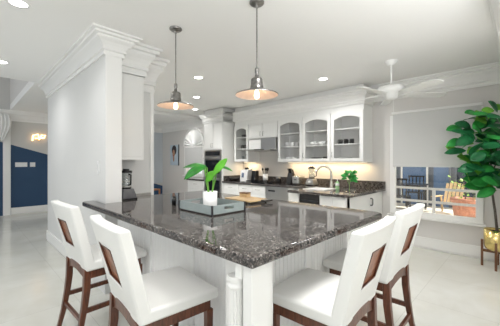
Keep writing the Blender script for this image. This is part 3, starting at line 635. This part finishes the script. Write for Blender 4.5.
# far left: casing with draped valance, warm light
st(MB().box(.70, .85, 9.54, 9.6, 0, 2.45).box(-.5, .70, 9.56, 9.6, 2.35, 2.45).build('trim_casing', M['trim'], bevel=.006))
t = thing('pleated_valance', 'gathered white fabric swag at the far left edge by the casing', 'curtain', (.55, 9.45, 1.95))
rnd = random.Random(8); mb = MB(); nu, nv = 40, 14; v = []
for j_ in range(nv+1):
    for i in range(nu+1):
        u = i/nu; q = j_/nv; wd = .30*(.55+.45*math.sin(math.pi*min(1, .25+q*.75)))
        v.append((-wd+2*wd*u, -.06*abs(math.sin(u*math.pi*8))-.05*math.sin(math.pi*q), .66*(1-q)-(.05*abs(math.sin(u*math.pi*4)) if j_ == nv else 0)))
mb.add(v, [(j_*(nu+1)+i, j_*(nu+1)+i+1, (j_+1)*(nu+1)+i+1, (j_+1)*(nu+1)+i) for j_ in range(nv) for i in range(nu)], None, 0, True)
thicken(mb.build('fabric', M['cloth'], t), .01); MB().tube([(-.35, .02, .66), (.32, .02, .66)], .015).build('rod', M['trim'], t)
t = thing('wall_sconce', 'small warm glowing twisted wall light high above the navy paint', 'lamp', (1.44, 9.6, 2.02))
MB().cyl(0, 0, 0, .02, .05).build('backplate', M['brass'], t, loc=None).rotation_euler = (R(90), 0, 0)
mb = MB(); mb.tube([(-.14, -.06, -.06), (-.13, -.06, .08), (-.02, -.07, .12), (.0, -.07, .02), (-.09, -.07, .0)], .016)
mb.tube([(-.0, -.06, -.03), (.06, -.07, .10), (.14, -.06, .10), (.12, -.06, .03), (.05, -.06, .02)], .016); mb.build('glass_tube', M['glow'], t)
MB().tube([(0, -.02, 0), (0, -.07, .02)], .01).build('arm', M['brass'], t)

# ------------------------------------------------------------------ stools
def stool(lbl, loc, rz):
    t = thing('bar_stool', lbl, 'bar stool', loc, rz, 'white leather bar stools around the island')
    # seat cushion, rounded, slightly crowned
    mb = MB(); n = 8; v = []
    for j_ in range(n+1):
        for i in range(n+1):
            u = i/n*2-1; q = j_/n*2-1; v.append((.248*u, .018+.238*q, .633+.012*(1-u*u)*(1-q*q)-.006*q))
    k = len(v); v += [(a, b, .566) for a, b, c in v]; N = n+1
    f = [(j_*N+i, j_*N+i+1, (j_+1)*N+i+1, (j_+1)*N+i) for j_ in range(n) for i in range(n)]; f += [tuple(reversed([a+k for a in q])) for q in f]
    rim = [i for i in range(N)]+[j_*N+n for j_ in range(1, N)]+[n*N+i for i in range(n-1, -1, -1)]+[j_*N for j_ in range(n-1, 0, -1)]
    f += [(rim[i], rim[(i+1) % len(rim)], rim[(i+1) % len(rim)]+k, rim[i]+k) for i in range(len(rim))]
    mb.add(v, f); mb.build('seat', M['leather'], t, bevel=.018, seg=4)
    # upholstered back with a window
    us = [-.245, -.17, -.108, 0, .108, .17, .245]; zs = [.575, .65, .735, .80, .87, .935, 1.0, 1.072]; v = []; th = .072
    def yb(z, u): return -.212-(z-.56)*.235-.03*(1-(u/.24)**2)*((z-.56)/.5)
    wd = lambda z: 1+.09*(z-.56)/.5
    for s_ in (0, 1):
        for z in zs:
            for u in us:
                zz = z-(.035*(1-(u/.24)**2) if z < .6 else 0)*-.6-(.010*(u/.24)**2 if z > 1.05 else 0)
                v.append((u*wd(z), yb(z, u)+(th*(1-.2*(z-.56)) if s_ else 0), zz))
    nu, nz = len(us), len(zs); K = nu*nz; f = []
    hole = lambda i, j_: i in (2, 3) and j_ in (2, 3, 4)
    for j_ in range(nz-1):
        for i in range(nu-1):
            a = j_*nu+i
            if hole(i, j_): continue
            f += [(a, a+1, a+nu+1, a+nu), (K+a, K+a+nu, K+a+nu+1, K+a+1)]
    e = lambda a, b: f.append((a, b, K+b, K+a))
    for i in range(nu-1): e(i+1, i); e((nz-1)*nu+i, (nz-1)*nu+i+1)
    for j_ in range(nz-1): e(j_*nu, (j_+1)*nu); e((j_+1)*nu+nu-1, j_*nu+nu-1)
    for i in (2, 3): e(2*nu+i, 2*nu+i+1); e(5*nu+i+1, 5*nu+i)
    for j_ in (2, 3, 4): e((j_+1)*nu+2, j_*nu+2); e(j_*nu+4, (j_+1)*nu+4)
    mb = MB().add(v, f); bk = mb.build('backrest', M['leather'], t, bevel=.014, seg=4)
    # recessed wooden panel filling the window
    mb = MB(); x = .1075
    for z0_, z1_, d0 in ((.736, .934, .018),):
        pts = []
        for z in (z0_, z1_):
            for xx in (-x, x): pts += [(xx, yb(z, 0)+d0, z), (xx, yb(z, 0)+d0+.014, z)]
        mb.add(pts, [(0, 2, 6, 4), (1, 5, 7, 3), (0, 1, 3, 2), (4, 6, 7, 5), (0, 4, 5, 1), (2, 3, 7, 6)])
    pn = mb.build('wood_panel', M['rwood'], bk)
    mb = MB(); w_ = .006
    for xx in (-x, x-w_): mb.add([(xx+p, yb(z, 0)+q, z) for z in (z0_, z1_) for p, q in ((0, .006), (w_, .006), (w_, .018), (0, .018))], [(0, 1, 2, 3), (4, 7, 6, 5), (0, 4, 5, 1), (1, 5, 6, 2), (2, 6, 7, 3), (3, 7, 4, 0)])
    for z in (z0_, z1_-w_): mb.add([(p, yb(zz, 0)+q, zz) for zz in (z, z+w_) for p, q in ((-x, .006), (x, .006), (x, .018), (-x, .018))], [(0, 1, 2, 3), (4, 7, 6, 5), (0, 4, 5, 1), (1, 5, 6, 2), (2, 6, 7, 3), (3, 7, 4, 0)])
    mb.build('window_lining', M['dwood'], bk)
    # wooden frame
    MB().box(-.215, .215, .185, .215, .505, .566).box(-.225, -.197, -.19, .20, .505, .566).box(.197, .225, -.19, .20, .505, .566).build('apron', M['dwood'], t, bevel=.003)
    mb = MB(); v = []; n = 8
    for i in range(n+1):
        u = i/n*2-1; x = .215*u; zt = .575+.02*(1-u*u); zb = .49+.05*(1-u*u); yy = -.212-.012*(1-u*u)
        v += [(x, yy, zb), (x, yy, zt), (x, yy+.03, zt), (x, yy+.03, zb)]
    mb.add(v, [(4*i+j_, 4*i+4+j_, 4*i+4+(j_+1) % 4, 4*i+(j_+1) % 4) for i in range(n) for j_ in range(4)]+[(0, 1, 2, 3), (4*n+3, 4*n+2, 4*n+1, 4*n)]); mb.build('back_rail', M['dwood'], t)
    for x in (-.212, .212): MB().beam((x, .20, 0), (x, .20, .51), .030, .030, 0, .042, .042).build('leg', M['dwood'], t, bevel=.003)
    for s_ in (-1, 1):
        x = .212*s_; mb = MB(); v = []; prof = [(0, -.285, .030), (.15, -.248, .036), (.30, -.222, .042), (.42, -.208, .046), (.58, -.203, .046)]
        for z, y, w_ in prof: v += [(x+a*w_/2*.9, y+b*w_/2, z) for a, b in ((-1, -1), (1, -1), (1, 1), (-1, 1))]
        mb.add(v, [(4*i+j_, 4*i+(j_+1) % 4, 4*i+4+(j_+1) % 4, 4*i+4+j_) for i in range(4) for j_ in range(4)]+[(3, 2, 1, 0), (16, 17, 18, 19)]); mb.build('leg', M['dwood'], t, bevel=.003)
        MB().beam((x, -.225, .27), (x, .20, .27), .022, .035).build('stretcher', M['dwood'], t, bevel=.002)
    MB().beam((-.20, .20, .20), (.20, .20, .20), .028, .038).build('foot_rest', M['dwood'], t, bevel=.002)
    MB().beam((-.20, -.237, .20), (.20, -.237, .20), .022, .03).build('stretcher', M['dwood'], t, bevel=.002)
    return t
A_ = stool('white leather bar stool at the far left, closest to the pillar wall', (.84, 2.56, 0), R(-88))
dup(A_, (.835, 1.575, 0), R(-94), 'white leather bar stool at the left, nearest the camera on the beadboard side', A_['group'])
dup(A_, (1.495, .855, 0), R(3), 'white leather bar stool in the right foreground next to the fluted corner post', A_['group'])
dup(A_, (2.20, .875, 0), R(1), 'white leather bar stool behind another, farthest right by the island end', A_['group'])

# ------------------------------------------------------------------ on the island
t = thing('serving_tray', 'mirrored grey glass serving tray with cut-out handles on the island', 'tray', (1.545, 2.0, IH))
a, b, h = .178, .240, .082
MB().box(-a, a, -b, b, .003, .012).build('base', M['stone'], t, bevel=.002)
for s_ in (-1, 1):
    mb = MB(); y = s_*b; y0, y1 = sorted((y, y-s_*.008)); mb.box(-a, -.05, y0, y1, .012, h).box(.05, a, y0, y1, .012, h).box(-.05, .05, y0, y1, .012, h*.5).box(-.05, .05, y0, y1, h*.8, h)
    mb.build('handle_side', M['tray'], t)
    x0, x1 = sorted((s_*a, s_*(a-.008))); MB().box(x0, x1, -b+.008, b-.008, .012, h).build('side', M['tray'], t)
for sx in (-1, 1):
    for sy in (-1, 1): MB().box(sx*a-.007, sx*a+.007, sy*b-.007, sy*b+.007, 0, h+.003).build('corner', M['joint'], t, bevel=.001)
t = thing('potted_plant', 'broad leaved green plant in a white pot standing in the glass tray', 'potted plant', (1.545, 2.02, IH+.012))
MB().lathe([(.052, 0), (.062, .01), (.065, .155), (.059, .155), (.057, .135)], 28).build('pot', M['white'], t); MB().cyl(0, 0, .12, .140, .056).build('soil', M['soil'], t)
R_ = Vector((.70, -.713, 0)); F_ = Vector((.713, .70, 0)); U_ = Vector((0, 0, 1))
def pl(r, f, z): return R_*r+F_*f+U_*z
specs = [((-.03, 0, .14), (-.04, 0, .37), (-.17, -.06, -.03), .20, .12, .5, (.25, -.75, 1)), ((-.02, .02, .14), (-.03, .02, .37), (-.2, .05, .05), .25, .10, .3, (0, -.5, 1)),
         ((.03, 0, .14), (.025, 0, .30), (.13, -.01, .15), .20, .10, .0, (-.7, -1, .4)), ((-.01, -.03, .14), (-.035, -.03, .25), (.09, -.05, .08), .14, .09, .0, (-.4, -1, .3)),
         ((.03, .02, .14), (.06, .03, .38), (.14, .03, -.02), .15, .06, .2, (0, -.5, 1)), ((-.01, -.01, .14), (-.05, .0, .35), (-.07, .10, .04), .13, .08, .3, (0, -.7, .6))]
mbL = MB(); mbS = MB()
for i, (p0, p1, d, L_, W_, dr, up) in enumerate(specs):
    P0, P1 = pl(*p0)*1, pl(*p1); mbS.tube([P0*.6+U_*P0.z*.4, (P0+P1)/2+U_*.01, P1], .0045); leafmesh(mbL, P1, pl(*d), pl(*up), L_, W_, dr, 0 if i in (0, 1, 4, 5) else 1, 10, .10)
thicken(mbL.build('leaves', [M['leaf5'], M['leaf4']], t)); mbS.build('stems', M['stem'], t)
t = thing('small_dish', 'small white dish lying in the glass tray', 'dish', (1.44, 2.10, IH+.012))
mb = MB(); mb.cap = False; mb.lathe([(0, .004), (.03, 0), (.048, .018), (.045, .018), (.03, .005), (0, .008)], 20); mb.build('dish', M['white'], t)
t = thing('votive_holder', 'pair-like dark glass votive holder left of the tray', 'candle holder', (1.47, 2.51, IH)); t['label'] = 'small dark glass votive holder left of the mirrored tray'
mb = MB(); mb.cap = False; mb.lathe([(0, .005), (.020, 0), (.022, .085), (.018, .085), (.017, .01), (0, .01)], 16); mb.build('holder', M['bglass'], t); MB().cyl(0, 0, .01, .05, .016).build('candle', M['joint'], t)
t = thing('serving_board', 'pale wooden serving board with dark handle behind the tray', 'serving board', (2.17, 2.18, IH), R(-4))
MB().box(-.14, .14, -.20, .22, .018, .034).build('board', M['lwood'], t, bevel=.004); MB().box(.02, .14, -.26, -.20, .016, .036).build('handle', M['stone'], t, bevel=.005)
for x in (-.12, .12):
    for y in (-.17, .19): MB().cyl(x, y, 0, .018, .012).build('foot', M['stone'], t)
t = thing('wooden_box', 'tiny tan box standing on the wooden serving board', 'box', (2.24, 2.28, IH+.034), R(8))
MB().box(-.04, .04, -.05, .05, 0, .04).build('box_body', M['lwood'], t, bevel=.003); MB().box(-.042, .042, -.052, .052, .04, .052).build('lid', M['twood'], t, bevel=.003)
bl = blender_('small coffee grinder machine with glass jars beside the grey pillar', (1.305, 3.28, IH), .88)

for ch in bl.children:
    if ch.name.startswith('base'): ch.data.materials[0] = M['gunmetal']
bl.name = 'coffee_machine'; bl['category'] = 'coffee machine'; bl['label'] = 'steel and glass coffee machine tucked in the corner beside the pillar'; bl.rotation_euler = (0, 0, R(8))
mb = MB(); mb.lathe([(.058, .14), (.062, .142), (.062, .156), (.058, .158)], 20).lathe([(.052, .2), (.056, .202), (.056, .212), (.052, .214)], 20); mb.build('metal_band', M['steel'], bl)

# ------------------------------------------------------------------ pendants
def pendant(lbl, x, y):
    t = thing('pendant_lamp', lbl, 'pendant lamp', (x, y, CE), 0, 'pewter pendant lamps over the island'); Z = 1.945-CE
    MB().lathe([(.062, 0), (.062, -.012), (.05, -.022), (.012, -.028), (.010, -.05)], 24).build('canopy', M['pewter'], t)
    MB().tube([(0, 0, -.04), (0, 0, Z+.20)], .006, 10).build('rod', M['pewter'], t)
    MB().lathe([(.010, Z+.225), (.017, Z+.215), (.017, Z+.18), (.012, Z+.172), (.016, Z+.165), (.018, Z+.14), (.030, Z+.140), (.046, Z+.13), (.050, Z+.118), (.050, Z+.075), (.055, Z+.07), (.055, Z+.05)], 28).build('socket', M['pewter'], t)
    mb = MB(); mb.cap = False; mb.lathe([(.045, Z+.055), (.06, Z+.045), (.12, Z+.024), (.172, Z+.006), (.180, Z), (.178, Z-.006)], 48); sh = mb.build('shade', M['pewter'], t)
    mb = MB(); mb.cap = False; mb.lathe([(.040, Z+.050), (.06, Z+.041), (.12, Z+.020), (.171, Z+.002), (.178, Z-.006)], 48); mb.build('shade_lining', M['copper'], sh)
    MB().lathe([(.012, Z+.06), (.013, Z+.04), (.020, Z+.01), (.023, Z-.012), (.016, Z-.03), (.0, Z-.037)], 20).build('bulb', M['bulb'], t)
    l = light('pendant_glow', 'POINT', (0, 0, Z-.06), (0, 0, 0), .5, (1, .75, .5), shadow_soft_size=.03); l.parent = t
pendant('left pewter pendant lamp, hanging over the far end of the island', 1.49, 2.51)
pendant('right pewter pendant lamp, larger looking, hanging over the near end of the island', 1.72, 1.61)

# recessed lights
for x, y, lb in ((.32, 3.05, 'recessed ceiling light in the top left corner above the hall'), (.35, 5.0, 'recessed ceiling light at the left edge near the stairwell opening'),
                 (2.6, 3.7, 'recessed ceiling light between the two pendants'), (4.05, 2.33, 'recessed ceiling light in front of the right glass cabinets'),
                 (3.36, 4.85, 'recessed ceiling light past the left pendant, nearer of two'), (4.12, 6.0, 'recessed ceiling light past the left pendant, farther of two'), (4.55, 7.4, 'recessed ceiling light over the dining area by the sunburst window')):
    t = thing('recessed_light', lb, 'ceiling light', (x, y, CE), 0, 'recessed ceiling lights')
    mb = MB(); mb.cap = False; mb.lathe([(.085, 0), (.082, -.006), (.064, -.006), (.062, -.001)], 28); mb.build('trim_ring', M['trim'], t)
    MB().cyl(0, 0, -.004, -.001, .062, n=28).build('lens', M['led'], t)
    l = light('can_glow', 'SPOT', (0, 0, -.02), (0, 0, 0), {3.36: 135, 4.12: 10, 4.55: 40, .32: 30, .35: 30, 2.6: 80}.get(x, 62), (.99, .98, .97), spot_size=R(155), spot_blend=.9, shadow_soft_size=.06); l.parent = t

# ceiling fan
t = thing('ceiling_fan', 'white five blade ceiling fan hanging near the large window', 'ceiling fan', (3.98, 1.28, CE), R(-45.5))
MB().lathe([(.075, 0), (.075, -.015), (.05, -.05), (.02, -.06)], 24).build('canopy', M['rail'], t); MB().tube([(0, 0, -.05), (0, 0, -.34)], .012).build('downrod', M['rail'], t)
MB().lathe([(.03, -.31), (.05, -.33), (.15, -.345), (.17, -.365), (.17, -.385), (.14, -.43), (.08, -.455), (.075, -.49), (.05, -.51), (0, -.515)], 32).build('motor', M['rail'], t)
mb0 = MB(); L0 = .20
prof = [(.18, .05), (.24, .062), (.40, .068), (.62, .072), (.68, .062), (.71, .03)]
for k in range(5):
    Tm = Matrix.Rotation(R(72*k-1), 4, 'Z') @ Matrix.Translation((0, 0, -.45)) @ Matrix.Rotation(R(-11), 4, 'X')
    pts = [(r, w_) for r, w_ in prof]+[(r, -w_) for r, w_ in prof[::-1]]
    bl_ = MB().prism(pts, -.004, .004, Tm).build('blade', M['rail'], t); MB().beam((.10, 0, .012), (.25, 0, .012), .035, .008).build('blade_arm', M['rail'], bl_).matrix_basis = Tm
MB().tube([(.03, 0, -.51), (.03, 0, -.68)], .002, 6).lathe([(0, -.70), (.008, -.69), (.004, -.675)], 8, T(.03, 0)).build('pull_chain', M['rail'], t)

# ------------------------------------------------------------------ fig tree in a brass pot
t = thing('fig_tree', 'tall green fiddle leaf fig in a brass pot on a wooden stand', 'potted tree', (4.86, .27, 0))
mb = MB(); mb.cap = False; mb.lathe([(0, .225), (.09, .23), (.122, .25), (.134, .29), (.138, .50), (.132, .50), (.129, .47)], 36); mb.build('pot', M['brass'], t)
MB().cyl(0, 0, .45, .47, .130, n=30).build('soil', M['soil'], t)
sd = bpy.data.objects.new('plant_stand', None); C.objects.link(sd); sd.parent = t
for a in (45, 135, 225, 315):
    c, s_ = math.cos(R(a+44.5)), math.sin(R(a+44.5)); MB().box(-.013, .013, -.013, .013, 0, .35).build('leg', M['twood'], sd, bevel=.003, loc=(c*.151, s_*.151, 0))
for a in (45, 135):
    c, s_ = math.cos(R(a+44.5))*.16, math.sin(R(a+44.5))*.16; MB().beam((-c*.9, -s_*.9, .207), (c*.9, s_*.9, .207), .024, .034).build('cross_bar', M['twood'], sd)
MB().tube([(0, 0, .49), (-.01, .02, .75), (.0, .05, 1.0), (-.02, .06, 1.3), (-.03, .06, 1.6)], [.016, .014, .013, .011, .008]).tube([(0, .05, 1.0), (-.06, .14, 1.2), (-.08, .2, 1.45)], [.008, .006, .004]).tube([(-.01, .06, 1.15), (-.08, .0, 1.4), (-.05, 0, 1.8)], [.008, .006, .004]).build('trunk', M['bark'], t)
rnd = random.Random(21); mb = MB()
def fig(r, f, z, L_, W_, m_, dz=0.2, ang=None):
    p = pl(r, f, z); a = rnd.uniform(0, 6.28) if ang is None else ang
    d = R_*math.cos(a)+F_*math.sin(a)*.6+U_*dz; up = -F_*rnd.uniform(.5, 1.1)+U_*rnd.uniform(.4, 1)
    q = t_loc+p+d.normalized()*L_
    if q.y < .16 or (t_loc+p).y < .14 or q.x > X-.06 or (t_loc+p).x > X-.08: return
    leafmesh(mb, p, d, up, L_, W_, rnd.uniform(.0, .3), m_, 8, .10)
t_loc = Vector((4.86, .27, 0))
for i in range(190):
    z = rnd.uniform(1.05, 2.02); k = math.sin(math.pi*min(1, max(0, (z-.9)/1.22)))**.5
    r = rnd.uniform(-.44, .22)*k; f = rnd.uniform(-.32, .2)
    fig(r, f, z, rnd.uniform(.18, .25), rnd.uniform(.12, .17), rnd.choice((0, 0, 1, 1, 2)), rnd.uniform(-.5, .6))
for r, f, z, L_, W_, m_, dz, ang in ((-.14, -.1, 2.06, .16, .11, 2, .15, 0.2), (-.12, -.1, 2.03, .15, .11, 2, .1, 2.9), (-.08, -.1, 1.93, .17, .12, 1, -.8, .5), (-.34, -.05, 1.62, .15, .08, 2, .1, 3.1),
                                     (-.36, -.1, 1.66, .15, .06, 0, 1.6, 2.6), (-.30, -.1, 1.72, .15, .07, 0, 1.8, 1.5), (-.2, -.15, 1.45, .2, .14, 1, .2, 2.9), (-.2, -.2, 1.3, .2, .14, 1, 0, 3.3), (-.05, -.2, 1.2, .22, .15, 1, -.5, 4.1)):
    fig(r, f, z, L_, W_, m_, dz, ang)
thicken(mb.build('foliage', [M['leaf1'], M['leaf2'], M['leaf3']], t))
